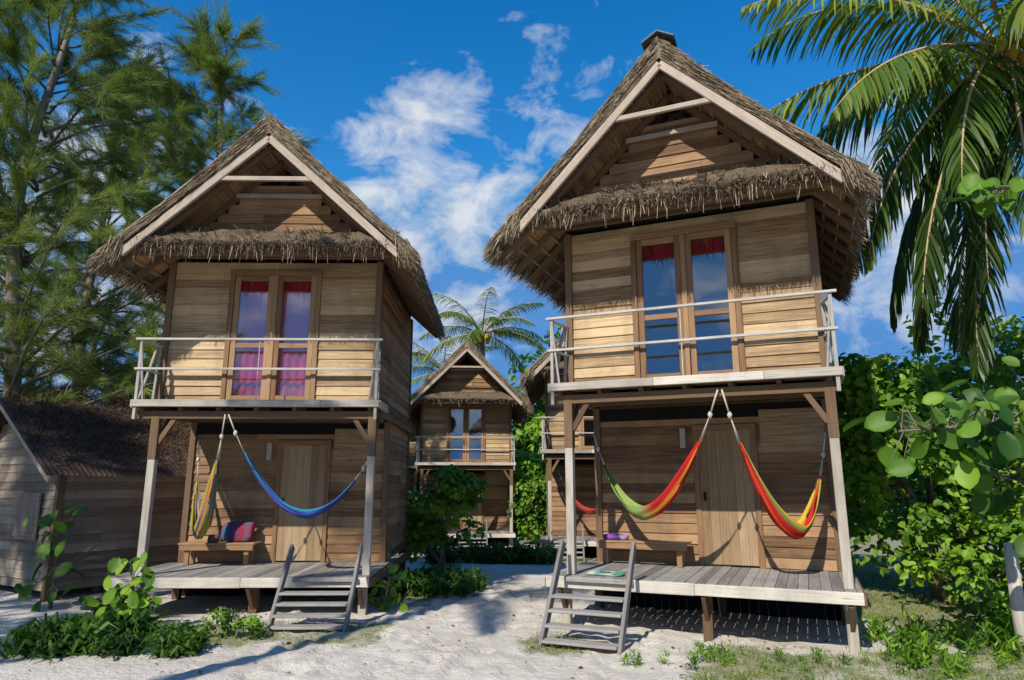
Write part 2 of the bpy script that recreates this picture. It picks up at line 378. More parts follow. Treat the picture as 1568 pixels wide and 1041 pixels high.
    # roof
    for s in (-1,1):
        vg.beam((rdx,-.64,apex-.06),(rdx+s*2.1,-.64,apex-.06-2.1*slope),.05,.12,(0,0,1),.85)
        wm=rw[0 if s<0 else 1]
        for y in np.arange(-.45,4.7,.55): br.beam((rdx,y,apex-.13),(rdx+s*(wm-.07),y,apex-.13-(wm-.1)*slope),.06,.09,tone=.6)
        for k in range(14):
            q=.1+k*.165; vg.beam((rdx+s*q,-.58,apex-.05-q*slope),(rdx+s*q,4.75,apex-.05-q*slope),.03,.025,tone=U(0,.4))
        q=.02
        while q<2.05: 
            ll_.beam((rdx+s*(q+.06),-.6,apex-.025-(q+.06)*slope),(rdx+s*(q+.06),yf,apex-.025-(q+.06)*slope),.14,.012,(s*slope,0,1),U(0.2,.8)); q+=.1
    zt=apex-.75; hw=(apex-.1-zt)/slope
    vg.box(rdx-hw,rdx+hw,-.65,-.60,zt-.035,zt+.035,.95); vg.box(rdx-hw,rdx+hw,.0,.05,zt-.035,zt+.035,.8)
    br.box(rdx-1.95,rdx+1.95,-.5,-.42,4.77,4.87,.4); br.box(-W-.3,W+.3,.1,.17,4.93,5.03,.4)
    for x in np.linspace(-1.7,1.7,8): br.beam((x,yf,5.12),(x,-.5,4.86),.05,.06)
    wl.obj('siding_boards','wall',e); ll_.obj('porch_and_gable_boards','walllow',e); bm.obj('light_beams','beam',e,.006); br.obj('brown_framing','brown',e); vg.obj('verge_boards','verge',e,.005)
    dk_.obj('deck_boards','deck',e); fr.obj('door_and_window_frames','frame',e,.004); dr.obj('door','door',e); rl.obj('balcony_railing','rail',e,.004)
    st.obj('stairs','step',e,.006); gl.obj('window_glass','glass',e); dv.obj('dark_parts_and_shade','dark',e)  # last mesh: dark strip, plates and handle, plus the sheet of underfloor shade
    # thatch slab
    zr=apex+.34; nb=NB(4); ns,nyy=18,46
    y0,y1=-.68,4.8
    for s in (-1,1):
        wm=rw[0 if s<0 else 1]; ze=apex-wm*slope+.24
        def topz(q): return zr-q*(zr-ze)-.07*np.sin(np.pi*q)
        S=np.linspace(0,1,ns);Yv=np.linspace(y0,y1,nyy)
        top=[];bot=[]
        for q in S:
            for y in Yv:
                xx=q*(wm+.04); zz=float(topz(q))
                n_=mn.noise((xx*2.2+s*9,y*2.2,loc[0]))*.05+mn.noise((xx*7,y*7,loc[0]+s))*.025
                top.append((rdx+s*xx,y,zz+n_)); xb=q*(wm-.03)
                bot.append((rdx+s*xb,y,apex-.0-xb*slope+(.05*q)+.01))
        V=np.array(top+bot); id1=np.arange(ns*nyy).reshape(ns,nyy); id2=id1+ns*nyy
        def gq(i): return np.stack([i[:-1,:-1],i[:-1,1:],i[1:,1:],i[1:,:-1]],-1).reshape(-1,4)
        def edge(a,b): return np.stack([a[:-1],a[1:],b[1:],b[:-1]],-1)
        Fq=np.concatenate([gq(id1),gq(id2),edge(id1[:,0],id2[:,0]),edge(id1[:,-1],id2[:,-1]),edge(id1[-1],id2[-1])])
        nb.add(V,Fq,np.full(len(V),.45))
        dsl=nrm(np.array([s*1.,0,-.95]))
        n=int(3400*detail); q=rng.uniform(0,1,n); f=rng.uniform(0,1,n)
        zt_=topz(q); zb_=apex-q*(wm-.03)*slope+.04; P=np.stack([rdx+s*q*wm,y0+rng.uniform(-.02,.03,n),zb_+(zt_-zb_)*f],1)
        D=dsl+rng.normal(size=(n,3))*np.array([.05,.04,.05])+np.array([0,-.01,0])
        strands(nb,P,D,rng.uniform(.08,.26,n),rng.uniform(.007,.014,n),np.clip(rng.normal(.62,.2,n)-.3*(np.abs(f-.35)<.06),0,1))
        n=int(2400*detail); q=rng.uniform(0,1,n); y=rng.uniform(y0,y1,n); y[:n//2]=rng.uniform(y0,y0+.5,n//2); P=np.stack([rdx+s*q*wm,y,topz(q)],1)
        D=dsl+rng.normal(size=(n,3))*.12+np.array([0,0,.07])
        strands(nb,P,D,rng.uniform(.08,.22,n),rng.uniform(.008,.016,n),np.clip(rng.normal(.6,.25,n),0,1))
        n=int(3200*detail); y=rng.uniform(y0-.02,y1,n); y[:n//4]=rng.uniform(y0-.03,y0+.25,n//4); P=np.stack([rdx+s*rng.uniform(wm-.14,wm,n),y,rng.uniform(ze-.2,ze,n)],1)
        D=dsl*.8+rng.normal(size=(n,3))*.13+np.array([0,0,-.25])
        strands(nb,P,D,rng.uniform(.08,.24,n),rng.uniform(.008,.018,n),np.clip(rng.normal(.5,.25,n),0,1))
    n=int(700*detail); P=np.stack([rdx+rng.normal(0,.03,n),rng.uniform(y0,y1,n),np.full(n,zr-.01)],1); D=rng.normal(size=(n,3))*np.array([.8,.2,.2])+np.array([0,0,-.3])
    strands(nb,P,D,.12,.012,np.clip(rng.normal(.5,.2,n),0,1))
    nxk=60; prof=[(-.02,5.28),(-.25,5.25),(-.48,5.12),(-.62,4.98),(-.62,4.9),(-.5,4.9),(-.1,5.05)]
    V=[]; 
    for i in range(nxk):
        x=-1.98+3.96*i/(nxk-1)
        for (y,z) in prof: 
            V.append((rdx+x,y+mn.noise((x*3,z*3,loc[1]))*.04,z+mn.noise((x*1.6,y*2,loc[0]+5))*.07+mn.noise((x*6,y*6,loc[0]+5))*.03))
    V=np.array(V); k=len(prof); id1=np.arange(nxk*k).reshape(nxk,k); Fq=np.stack([id1[:-1,:-1],id1[:-1,1:],id1[1:,1:],id1[1:,:-1]],-1).reshape(-1,4); nb.add(V,Fq,np.full(len(V),.3))
    n=int(5200*detail); f=rng.uniform(0,1,n); x=rng.uniform(-2.0,2.0,n)
    bz=np.array([mn.noise((a*1.6,.3,loc[0]+5))*.07+mn.noise((a*5,.3,loc[0]))*.05 for a in x])
    P=np.stack([rdx+x,-.05-.58*f,5.30-.12*f-.26*f*f+bz],1); D=np.array([0,-.8,-.5])+rng.normal(size=(n,3))*np.array([.6,.4,.45])
    strands(nb,P,D,rng.uniform(.06,.2,n),rng.uniform(.008,.018,n),np.clip(rng.normal(.38,.3,n),0,1))
    n=int(1700*detail); x=rng.uniform(-2,2,n); P=np.stack([rdx+x,rng.uniform(-.64,-.5,n),rng.uniform(4.86,5.0,n)],1); D=np.array([0,-.3,-1])+rng.normal(size=(n,3))*.3
    strands(nb,P,D,rng.uniform(.04,.16,n),.012,np.clip(rng.normal(.35,.25,n),0,1))
    n=int(70*detail); x=rng.uniform(-2,2,n); P=np.stack([rdx+x,rng.uniform(-.62,-.5,n),np.full(n,4.88)],1); D=np.array([0,0,-1])+rng.normal(size=(n,3))*.12
    strands(nb,P,D,rng.uniform(.12,.28,n),.014,np.full(n,1.0))
    for s in (-1,1):
        n=int(260*detail); P=np.stack([rdx+s*rng.uniform(2.05,2.25,n),rng.uniform(-.72,-.6,n),rng.uniform(4.8,5.0,n)],1); D=np.array([s*.25,-.1,-1])+rng.normal(size=(n,3))*.16
        strands(nb,P,D,rng.uniform(.15,.34,n),.012,np.clip(rng.normal(.65,.2,n),0,1))
    nb.obj('thatched_roof','thatch',e)
    def curtain(x0,x1,z0,z1,y):
        n=60; xs=np.linspace(x0,x1,n); ys=y+.02*np.sin(xs*45)+.012*np.sin(xs*19); V=np.concatenate([np.stack([xs,ys,np.full(n,z0)],1),np.stack([xs,ys,np.full(n,z1)],1)])
        i=np.arange(n-1); npmesh('curtain',V,np.stack([i,i+1,i+1+n,i+n],1),'curtain',parent=e,smooth=True)
    if curt=='full': curtain(-.62,-.04,2.75,4.74,.63); curtain(.04,.62,2.75,4.74,.63)
    else: curtain(-.65,.65,4.5,4.74,.75)
    return e
HR=house('thatched_bungalow',(2.265,8.86,.7),-23.1,6.88,.0,.7,(-1.68,-.72),1,'top',rw=(2.5,2.32))
HL=house('thatched_bungalow.001',(-3.95,10.4,.57),1.0,6.72,.12,.57,(.74,1.74),1,'full',(-1.56,1.78),(-1.95,1.86),rw=(2.4,2.3))
HC=house('thatched_bungalow.002',(-1.75,26,.1),4,6.9,0,.55,(-.2,.8),.25,'top')
HD=house('thatched_bungalow.003',(2.75,20.2,.3),-4,6.9,0,.55,(-1.68,-.72),.25,'top')
HE=house('thatched_bungalow.004',(-6.1,31,.1),4,6.9,0,.55,(-.2,.8),.2,'full')
mb=MB()
for s in (-1,1): mb.beam((s*.11,-.72,7.22),(s*.11,4.8,7.22),.26,.02,(s*.6,0,1))
mb.obj('ridge_cap','metal',HR)
# ---------------------------------------------------------------- hammocks
def pm(par): return Matrix.Translation(par.location)@Matrix.Rotation(par.rotation_euler[2],4,'Z')
def hammock(par,p0,p1,zlow,cols,wmax=.36,low_t=.55,tname='hammock'):
    e=empty(tname); e.matrix_world=pm(par)
    p0=np.array(p0,float);p1=np.array(p1,float); nt_,ns=50,15
    ch=p1-p0; hz=nrm(np.array([ch[0],ch[1],0])); sd=np.array([-hz[1],hz[0],0])
    def cen(t):
        if t<low_t: k=(low_t-t)/low_t; z=zlow+(p0[2]-zlow)*k**1.9
        else: k=(t-low_t)/(1-low_t); z=zlow+(p1[2]-zlow)*k**1.9
        p=p0+ch*t; p[2]=z; return p
    V=[];C=[]
    ta,tb=.13,.9
    for i in range(nt_):
        f=i/(nt_-1); t=ta+(tb-ta)*f; c=cen(t); w=.035+wmax*math.sin(math.pi*f)**.75
        for j in range(ns):
            s=-1+2*j/(ns-1)
            off=sd*(s*w*.42+.012*math.sin(j*2.3+f*9)); dz=(s*s)*w*.50+.01*math.sin(j*3.1+f*14)
            V.append(c+off+np.array([0,0,dz])); C.append((*cols(f,j),1))
    idx=np.arange(nt_*ns).reshape(nt_,ns); F=np.stack([idx[:-1,:-1],idx[:-1,1:],idx[1:,1:],idx[1:,:-1]],-1).reshape(-1,4)
    o=npmesh('hammock_cloth',V,F,'cloth',parent=e,hc=C,smooth=True); so=o.modifiers.new('s','SOLIDIFY'); so.thickness=.012
    mb=MB()
    for end,ti,row in ((p0,ta,0),(p1,tb,nt_-1)):
        k=p0 if row==0 else p1
        kn=np.array(cen(ti*.45 if row==0 else 1-(1-ti)*.45))
        mb.tube([k,kn],[.012,.012],6)
        mb.tube([kn+np.array([0,0,.04]),kn,kn-np.array([0,0,.05])],[.015,.035,.015],8)
        for j in range(0,ns,2): mb.tube([kn,V[row*ns+j]],[.005,.005],4)
    mb.obj('hammock_ropes','rope',e,smooth=True)
r_,o_,y_,g_,b_,c_,p_=(.55,.02,.02),(.70,.13,.02),(.70,.42,.04),(.22,.32,.07),(.02,.08,.38),(.04,.28,.42),(.2,.04,.3)
def lerp(a,b,t): return tuple(x+(y-x)*t for x,y in zip(a,b))
def c1(f,j):
    s=[r_,r_,o_,y_,o_,r_,r_][j%7]; s2=[g_,(.3,.4,.15),g_,(.35,.38,.12)][j%4]; k=min(1,max(0,(f-.42)*8)); return lerp(s,s2,k)
def c2(f,j): return [y_,(.15,.35,.08),r_,r_,r_,o_,r_,r_,r_,r_,r_,o_,g_,y_,y_][j]
def c3(f,j): return [c_,b_,b_,p_,b_,c_,b_,b_,(.1,.12,.35),b_,b_,c_,b_,b_,c_][j]
def c4(f,j): return [y_,g_,b_,y_,(.4,.4,.1),b_,g_,y_,(.05,.1,.3),g_,y_,o_,b_,y_,g_][j]
hammock(HR,(.42,.06,2.40),(-1.72,1.6,2.0),.70,c1,.30,.58)
hammock(HR,(.47,.06,2.40),(1.68,1.4,1.9),.50,c2,.30,.62)
hammock(HL,(-.42,.06,2.38),(1.74,.3,1.75),.82,c3,.20,.58)
hammock(HL,(-.47,.06,2.38),(-1.55,1.7,2.1),.45,c4,.26,.62)
hammock(HC,(-.5,.3,2.0),(.9,1.0,2.0),.9,c2,.3,.5)
hammock(HD,(.5,.3,2.0),(-1.4,1.0,2.0),.7,lambda f,j:(.4,.05,.04),.3,.5)
# ---------------------------------------------------------------- benches and things
def bench(par,x0,x1,y0=1.45):
    e=empty('wooden_bench'); e.matrix_world=pm(par)
    mb=MB()
    for k in range(3): mb.box(x0,x1,y0+k*.13,y0+k*.13+.122,.33,.36,.7)
    mb.box(x0+.02,x1-.02,y0+.01,y0+.04,.24,.328,.5)
    for x in (x0+.1,x1-.18):
        mb.box(x,x+.08,y0+.05,y0+.1,0,.24,.4); mb.box(x,x+.08,y0+.3,y0+.35,0,.328,.4)
    mb.obj('seat_and_legs','frame',e,.004); return e
bench(HL,-1.62,-.35,1.42); bench(HR,-1.68,-.28,1.42)
def cushion(name,par,loc,size,cols,rx=0):
    nu,nv=22,14; V=[];C=[]
    for i in range(nu):
        for j in range(nv):
            u=2*math.pi*i/nu; v=math.pi*(j+.5)/nv-math.pi/2
            sx=math.copysign(abs(math.cos(u))**.45,math.cos(u))*math.cos(v)**.45; sy=math.copysign(abs(math.sin(u))**.8,math.sin(u))*math.cos(v)**.6; sz=math.copysign(abs(math.sin(v))**.55,math.sin(v))
            p=Vector((sx*size[0]/2,sy*size[1]/2,sz*size[2]/2))+Vector((0,0,size[2]/2)); p=Matrix.Rotation(rx,3,'X')@p
            w=mn.noise(p*9)*.02; V.append((p.x+w,p.y+w,p.z+w)); C.append((*cols[int((p.x/size[0]+.5)*len(cols)*.999)%len(cols)],1))
    idx=np.arange(nu*nv).reshape(nu,nv); F=[]
    for i in range(nu):
        for j in range(nv-1): F.append((idx[i,j],idx[(i+1)%nu,j],idx[(i+1)%nu,j+1],idx[i,j+1]))
    o=npmesh(name,V,F,'cloth',hc=C,smooth=True)
    o.matrix_world=pm(par)@Matrix.Translation(loc); return o
q1,q2,q3,q4=(.30,.03,.05),(.04,.13,.2),(.25,.08,.15),(.03,.05,.18)
cushion('striped_bag',HL,(-.72,1.62,.36),(.55,.16,.34),[q1,q2,q3,q4,q1,q3,q2,q4,q1,q2,q3,q1],-.15)
cushion('folded_cloth',HL,(-1.1,1.6,.36),(.2,.15,.12),[(.08,.05,.05),(.2,.1,.1)])
cushion('folded_cloth',HR,(-1.4,1.6,.36),(.4,.28,.08),[p_,(.25,.1,.5),(.1,.03,.15),(.4,.3,.5)])
cushion('folded_cloth',HR,(-1.2,.25,.0),(.5,.25,.04),[(.5,.6,.5),(.1,.3,.3),(.5,.55,.4),(.1,.3,.2)])
for h in (HR,HL):
    mb=MB(); mb.box(-.38,-.30,1.8,1.86,1.75,2.05,.5); mb.obj('wall_lamp_box','beam',h)
# ---------------------------------------------------------------- shed on the left
sh=empty('wooden_shed',(-7.75,11.9,0),R(58))
wl=MB();bm=MB();br=MB()
planks(wl,'x',0,0,3.4,.15,2.12,-1); planks(wl,'y',0,0,4.0,.15,2.12,-1); 
planks(wl,'y',0,0,4,2.12,3.5,-1,[],lambda z:((z-2.12)/.62,4-(z-2.12)/.62))
planks(wl,'x',4,0,3.4,.15,2.12,1); planks(wl,'y',3.4,0,4.0,.15,2.12,1)
for p in ((0,0),(3.4,0),(0,4),(3.4,4)): br.box(p[0]-.06,p[0]+.05,p[1]-.06,p[1]+.05,-.2,2.15,.5)
for k in range(5): br.box(k*.8,k*.8+.1,.05,.15,-.2,.15)
for s,y0 in ((1,-.25),(-1,4.25)):
    bm.beam((-.3,y0,1.98),(-.3,2,1.98+2.25*.62),.04,.14,tone=.6)
for k in range(5): bm.box(-.075,-.05,.5+k*.16,.5+k*.16+.155,.95,1.75,U(.0,.3))
bm.box(-.09,-.078,.5,1.3,1.0,1.06,.2);bm.box(-.09,-.078,.5,1.3,1.62,1.68,.2)
wl.obj('siding','shed',sh); bm.obj('verge_and_shutter','verge',sh); br.obj('posts','brown',sh)
V=[];F=[]
nxs=260
for s in (0,1):
    base=len(V)
    for i in range(nxs):
        x=-.4+4.2*i/(nxs-1); w=.012*math.sin(x*2*math.pi/.09)
        for k in range(2):
            y=-.35 if k==0 else 2.0; 
            if s: y=4.35 if k==0 else 2.0
            z=2.04+(0 if k==0 else 2.35*.62)+w; V.append((x,y,z))
    for i in range(nxs-1): F.append((base+2*i,base+2*i+2,base+2*i+3,base+2*i+1))
def rustmat():
    m,nt,b=newmat('rusty_roof'); tc=N(nt,'ShaderNodeTexCoord').outputs['Object']; n=noise(nt,tc,3,6,.7)
    nt.links.new(ramp(nt,n,[(.3,(.03,.02,.018)),(.55,(.08,.05,.04)),(.8,(.16,.12,.10))]),b.inputs['Base Color']); return m
M['rust']=rustmat()
npmesh('corrugated_roof',V,F,'rust',parent=sh)
nb=NB(4); n=9000; x=rng.uniform(-.3,3.8,n); t=rng.random(n)**.6; P=np.stack([x,-.3+2.3*t,2.08+2.3*.62*t],1); strands(nb,P,rng.normal(size=(n,3))*.5+np.array([0,-.5,.1]),rng.uniform(.05,.2,n),.012,rng.uniform(0,1,n)); nb.obj('needle_litter','dry',sh)
# ---------------------------------------------------------------- casuarinas
def casuarina(seed,H=15,nl=75,dens=15,RL=5.4):
    rs=np.random.default_rng(seed); mb=MB(); nb=NB(4)
    tp=[(0.25*math.sin(z*.5),0.2*math.cos(z*.4)-.2,z) for z in np.linspace(-.3,H,14)]
    mb.tube(tp,[.22*(1-i/14)+.02 for i in range(14)],9)
    for k in range(nl):
        h=1.8+(H-2.0)*((k+rs.random())/nl); L=(RL*(1-(h/H)**2.2)+.8)*rs.uniform(.55,1.1); az=rs.uniform(0,6.283); el=R(rs.uniform(10,50))
        pts=[]
        for s in np.linspace(0,1,7):
            r=L*s; pts.append(np.array([math.cos(az+.25*s)*r*math.cos(el),math.sin(az+.25*s)*r*math.cos(el),h+math.sin(el)*r-.13*L*s*s+.08*math.sin(s*9+k)]))
        mb.tube(pts,[.042*(1-s)*L/4+.006 for s in np.linspace(0,1,7)],5)
        for j in range(15):
            s=rs.uniform(.2,1); i=min(5,int(s*6)); f=s*6-i; p=pts[i]*(1-f)+pts[i+1]*f; tdir=nrm(pts[i+1]-pts[i])
            d=nrm(tdir*1.1+rs.normal(size=3)*.5+np.array([0,0,.25])); l=rs.uniform(.5,1.2)*(1.1-.3*s)
            tone=np.clip(rs.normal(.5,.2),0.05,.95)
            nn=10; ss=np.linspace(.05,1,nn)[:,None]; Q=p+d*l*ss+np.array([0,0,-1])*.15*l*ss**2
            P=np.repeat(Q,dens,0)+rs.normal(size=(nn*dens,3))*.03; n=len(P)
            D=d*.9+np.array([0,0,-.2])+rs.normal(size=(n,3))*.32
            strands(nb,P,D,rs.uniform(.18,.40,n),.011,np.clip(tone+rs.normal(0,.14,n),0,1))
    a=nb.obj('needles','needle'); b=mb.obj('trunk_and_limbs','bark',smooth=True); return a,b
cA=casuarina(3,17,92,10)
def place(src,name,loc,rz,s=1,first=False):
    e=empty(name,loc,rz); e.scale=(s,s,s)
    for o in src:
        q=o if first else link(bpy.data.objects.new(o.name,o.data)); q.parent=e
    return e
place(cA,'casuarina_tree',(-12.4,16.5,-.1),.3,1.0,True)
place(cA,'casuarina_tree',(-8.9,18.8,-.2),2.2,.92)
place(cA,'casuarina_tree',(-15.5,14.5,0),4.1,1.0)
place(cA,'casuarina_tree',(-14.5,23,-.2),5.2,1.0)
# ---------------------------------------------------------------- palms
def frond(nb,mb,org,az,el,L,droop,nl=46,ll=.85,tb=.45,hang=.5,w=.045):
    org=np.array(org,float); n=22; pts=[org]; dirs=[]
    for i in range(n):
        s=i/n; e=el-droop*s**1.25; d=np.array([math.cos(az)*math.cos(e),math.sin(az)*math.cos(e),math.sin(e)]); dirs.append(d); pts.append(pts[-1]+d*L/n)
    dirs.append(dirs[-1]); mb.tube(pts,[.035*(1-i/(n+1))+.006 for i in range(n+1)],5,tone=.9)
    P=[];D=[];LL=[]
    for side in (-1,1):
        for k in range(nl):
            s=.14+.86*(k+random.random()*.5)/nl; i=min(n-1,int(s*n)); f=s*n-i; p=pts[i]*(1-f)+pts[i+1]*f; t=dirs[i]
            sd=np.cross(t,[0,0,1.]); sd=sd/max(1e-3,np.linalg.norm(sd)); up=np.cross(sd,t)
            d=sd*side*.85+t*(.45+.5*s)+up*U(-.1,.25)+np.array([0,0,-hang*U(.6,1.3)]); P.append(p);D.append(d);LL.append(ll*(math.sin(math.pi*min(1,.12+.86*s))**.7)*U(.8,1.1))
    P=np.array(P);D=nrm(np.array(D));LL=np.array(LL)[:,None]; m=len(P)
    S=nrm(np.cross(D,np.array([0,0,1.])+rng.normal(size=(m,3))*.35))
    p1=P+D*LL*.4; D2=nrm(D+np.array([0,0,-.35])); p2=p1+D2*LL*.35; D3=nrm(D2+np.array([0,0,-.6])); p3=p2+D3*LL*.3
    V=np.stack([P-S*w*.3,P+S*w*.3,p1+S*w*.5,p1-S*w*.5,p2+S*w*.35,p2-S*w*.35,p3+S*.003,p3-S*.003],1).reshape(-1,3)
    b=(np.arange(m)*8)[:,None]; F=np.concatenate([b+np.array([0,1,2,3]),b+np.array([3,2,4,5]),b+np.array([5,4,6,7])])
    nb.add(V,F,np.repeat(np.clip(tb+rng.normal(0,.1,m),0,1),8))
def palm(name,base,top,fronds,nuts=True,rad=.16,nl=50,lw=.045,ls=1.):
    e=empty(name,(0,0,0)); nb=NB(4);mb=MB(); tk=MB(); base=Vector(base);top=Vector(top)
    pts=[];rr=[]
    for i in range(30):
        s=i/29; p=base.lerp(top,s)+Vector((0,0,0)); p.x+=(base.x-top.x)*.5*s*(s-1)*-.4; pts.append(p); rr.append(rad*(1.25-.5*s)*(1.06 if i%2 else .97))
    tk.tube(pts,rr,12)
    for (az,el,L,dr,tb,hang) in fronds: frond(nb,mb,top+Vector((math.cos(R(az))*.1,math.sin(R(az))*.1,.05)),R(az),R(el),L,R(dr),nl,.9*L/4*ls,tb,hang,lw)
    nb.obj('fronds','palm',e); mb.obj('midribs','door',e,smooth=True); tk.obj('trunk','bark',e,smooth=True)
    if nuts:
        V=[];F=[];n0=0
        for k in range(11):
            a=R(150+k*22); r=.32+.1*(k%2); c=(top.x+math.cos(a)*r,top.y+math.sin(a)*r,top.z-.05-.17*(k%3))
            me_n=10
            for i in range(me_n):
                for j in range(8):
                    u=2*math.pi*i/me_n;v=math.pi*(j+.5)/8-math.pi/2; q=.115*(1+.06*math.cos(3*u)*math.cos(v)); V.append((c[0]+q*math.cos(u)*math.cos(v),c[1]+q*math.sin(u)*math.cos(v),c[2]+q*1.25*math.sin(v)))
            for i in range(me_n):
                for j in range(7): F.append((n0+i*8+j,n0+((i+1)%me_n)*8+j,n0+((i+1)%me_n)*8+j+1,n0+i*8+j+1))
            n0=len(V)
        npmesh('coconuts',V,F,'coco',parent=e,smooth=True)
    return e
fr_=[(185,32,4.4,62,.8,.8),(172,2,4.2,40,.7,1.0),(200,-8,4.2,45,.55,1.1),(165,50,4.2,95,.4,.7),(225,30,4.0,100,.9,.8),(240,5,3.8,85,.6,1.0),
 (150,5,4.0,75,.25,.9),(175,-38,4.3,42,.25,1.1),(190,-52,4.8,30,.15,1.1),(205,-62,4.2,22,.1,1.1),(140,-50,4.6,35,.12,1.0),(165,-60,5.0,25,.1,1.0),(120,-20,4.2,60,.2,.8),(230,-55,4.0,25,.2,1.0),(100,-60,4.8,25,.1,1),(180,-72,5.2,14,.2,1.1),(215,-30,4.0,50,.4,1.1),
 (90,30,4.2,80,.3,.7),(60,30,4,80,.3,.7),(20,30,4,80,.4,.7),(-20,20,4,80,.4,.7),(-60,30,4,85,.5,.7),(-100,30,3.6,90,.6,.8),(160,70,4,80,.5,.5),(250,60,3.8,95,.6,.6)]
palm('coconut_palm',(8.6,9.8,-.2),(7.75,9.4,8.5),fr_,nl=62,lw=.055,ls=1.12)
fr2=[(k*24+U(-8,8),[55,25,0][k%3]+U(-8,8),3.6,[70,70,60][k%3],.6+U(-.15,.25),.5) for k in range(17)]
palm('coconut_palm',(-1.2,33,-.5),(-1.5,33,9.2),fr2)
palm('coconut_palm',(-3.6,38,-.5),(-3.9,38,8.0),fr2[::-1])
# a tall palm behind the viewer whose shadow falls across the sand
fr3=[(k*40+U(-10,10),[45,15][k%2],2.7,70,.5,.5) for k in range(9)]
palm('coconut_palm',(-8.0,-1.9,-.1),(-7.4,-.9,13.0),fr3,False)
# ---------------------------------------------------------------- broadleaf masses
tree('sea_almond_tree',(7.2,12.0,0),[((0,0,2.0),(1.6,1.4,1.9)),((1.6,-.6,2.4),(1.7,1.4,2.0)),((-.9,-.2,3.0),(1.0,1.0,1.2))],75,34,.17,'leaf',.42,.12,.05)
tree('broadleaf_shrub',(7.0,9.6,0),[((0,.3,.9),(1.0,.9,1.1)),((1.2,.2,1.5),(1.2,1,1.5))],60,34,.12,'leaf',.3,.05,.15)
tree('broadleaf_tree',(10.5,14.5,0),[((0,0,3.0),(2.4,2,2.8)),((2.5,0,3.3),(2.2,2,2.6))],85,34,.2,'leaf',.55,.12,.05)
tree('broadleaf_tree',(6.0,17,0),[((0,0,2.3),(1.6,1.6,2.3)),((2.0,0,2.8),(1.8,1.6,2.2))],70,32,.2,'leaf',.5)
tree('broadleaf_shrub',(-1.55,15.6,0),[((0,0,1.25),(.8,.75,.8)),((.35,-.1,1.9),(.45,.45,.4)),((-.6,0,.8),(.4,.5,.4))],30,24,.17,'leaf',.26,.05,.05)
for i,(x,y,z,r,m) in enumerate([(.5,39,6.5,3.0,'leaf'),(3.6,37,8.0,3.3,'leaf'),(-4,42,5.5,3.4,'leafdark'),(-8,44,6,3.6,'leafdark'),(6,42,6,3.6,'leafdark'),(1.4,33,3.2,2.4,'leaf'),(-12,38,5,4,'leafdark'),(11,40,6,4,'leaf'),(-3.5,35,3.4,2.2,'leaf'),(16,34,5,4,'leafdark'),(-18,34,5,4.5,'leafdark')]):
    tree('broadleaf_tree',(x,y,-.4),[((0,0,z-r*.3),(r,r*.8,r*1.15)),((U(-1.5,1.5),0,z*.45),(r*.9,r*.7,z*.45))],64,28,.36,m,.85,.2,.1)
tree('broadleaf_shrub',(.9,27,-.4),[((0,0,1.6),(1.0,1,1.8)),((1.2,0,1.4),(1,1,1.6))],50,30,.2,'leaf',.4,.05)
tree('broadleaf_shrub',(-3.6,24,-.4),[((0,0,1.0),(1.1,1,1.2))],45,30,.2,'leaf',.35,.05)
nb=NB(4)
for i in range(70):
    a=R(-75+150*i/69); d=U(60,85); crown(nb,(math.sin(a)*d,math.cos(a)*d,3),(6,5,U(4,7)),16,26,1.0,2.0,-.15)
nb.obj('distant_treeline','leafdark')
def bigleaf_branch(name,pts,n,size,tb=.2,sp=.14):
    e=empty(name); mb=MB(); mb.tube(pts,[.03-.02*i/(len(pts)-1) for i in range(len(pts))],7); nb=NB(4)
    pts=[np.array(p,float) for p in pts]; P=[];Nn=[]
    for k in range(n):
        s=rng.uniform(.1,1)*(len(pts)-1); i=min(len(pts)-2,int(s)); f=s-i; p=pts[i]*(1-f)+pts[i+1]*f
        q=p+rng.normal(size=3)*np.array([sp,sp,sp*.9]); P.append(q); mb.tube([p,q],[.006,.004],4)
    P=np.array(P); n=len(P)
    Nn=nrm(rng.normal(size=(n,3))*.35+np.array([-.1,-.75,.6])); A=nrm(np.cross(Nn,rng.normal(size=(n,3)))*.8+np.array([-.2,-.2,-.45])); B=nrm(np.cross(Nn,A)); Nn=np.cross(A,B); S=(size*rng.uniform(.6,1.2,n))[:,None]
    prof=[(0,.02),(.15,.2),(.35,.32),(.6,.36),(.82,.27),(.95,.12),(1.0,.01)]
    V=[]
    for (a,w) in prof:
        dz=-.25*a*a
        V+= [P+A*S*a+B*S*w+Nn*S*(.12+dz),P+A*S*a+Nn*S*dz,P+A*S*a-B*S*w+Nn*S*(.12+dz)]
    V=np.stack(V,1).reshape(-1,3); m=len(prof)*3; b=(np.arange(n)*m)[:,None]; F=[]
    for k in range(len(prof)-1):
        F.append(b+np.array([3*k,3*k+1,3*k+4,3*k+3])); F.append(b+np.array([3*k+1,3*k+2,3*k+5,3*k+4]))
    nb.add(V,np.concatenate(F),np.repeat(np.clip(rng.normal(.35+tb,.2,n),0,1),m)); nb.obj('leaves','leaf',e); mb.obj('twigs','bark',e)
bigleaf_branch('sea_almond_branch',[(6.6,6.6,2.1),(5.3,6.7,2.5),(4.4,6.7,2.45),(3.75,6.6,2.4)],70,.27,-.12,.17)
bigleaf_branch('sea_almond_branch',[(6.6,6.6,2.4),(5.6,6.9,2.75),(4.9,7.0,2.7)],46,.28,-.15,.2)
bigleaf_branch('sea_almond_branch',[(6.8,7.2,1.2),(5.9,7.4,1.8),(5.2,7.4,2.0)],50,.26,-.1,.22)
bigleaf_branch('sea_almond_branch',[(5.9,6.3,4.75),(5.1,6.4,4.85),(4.85,6.4,4.85)],22,.27,.05)
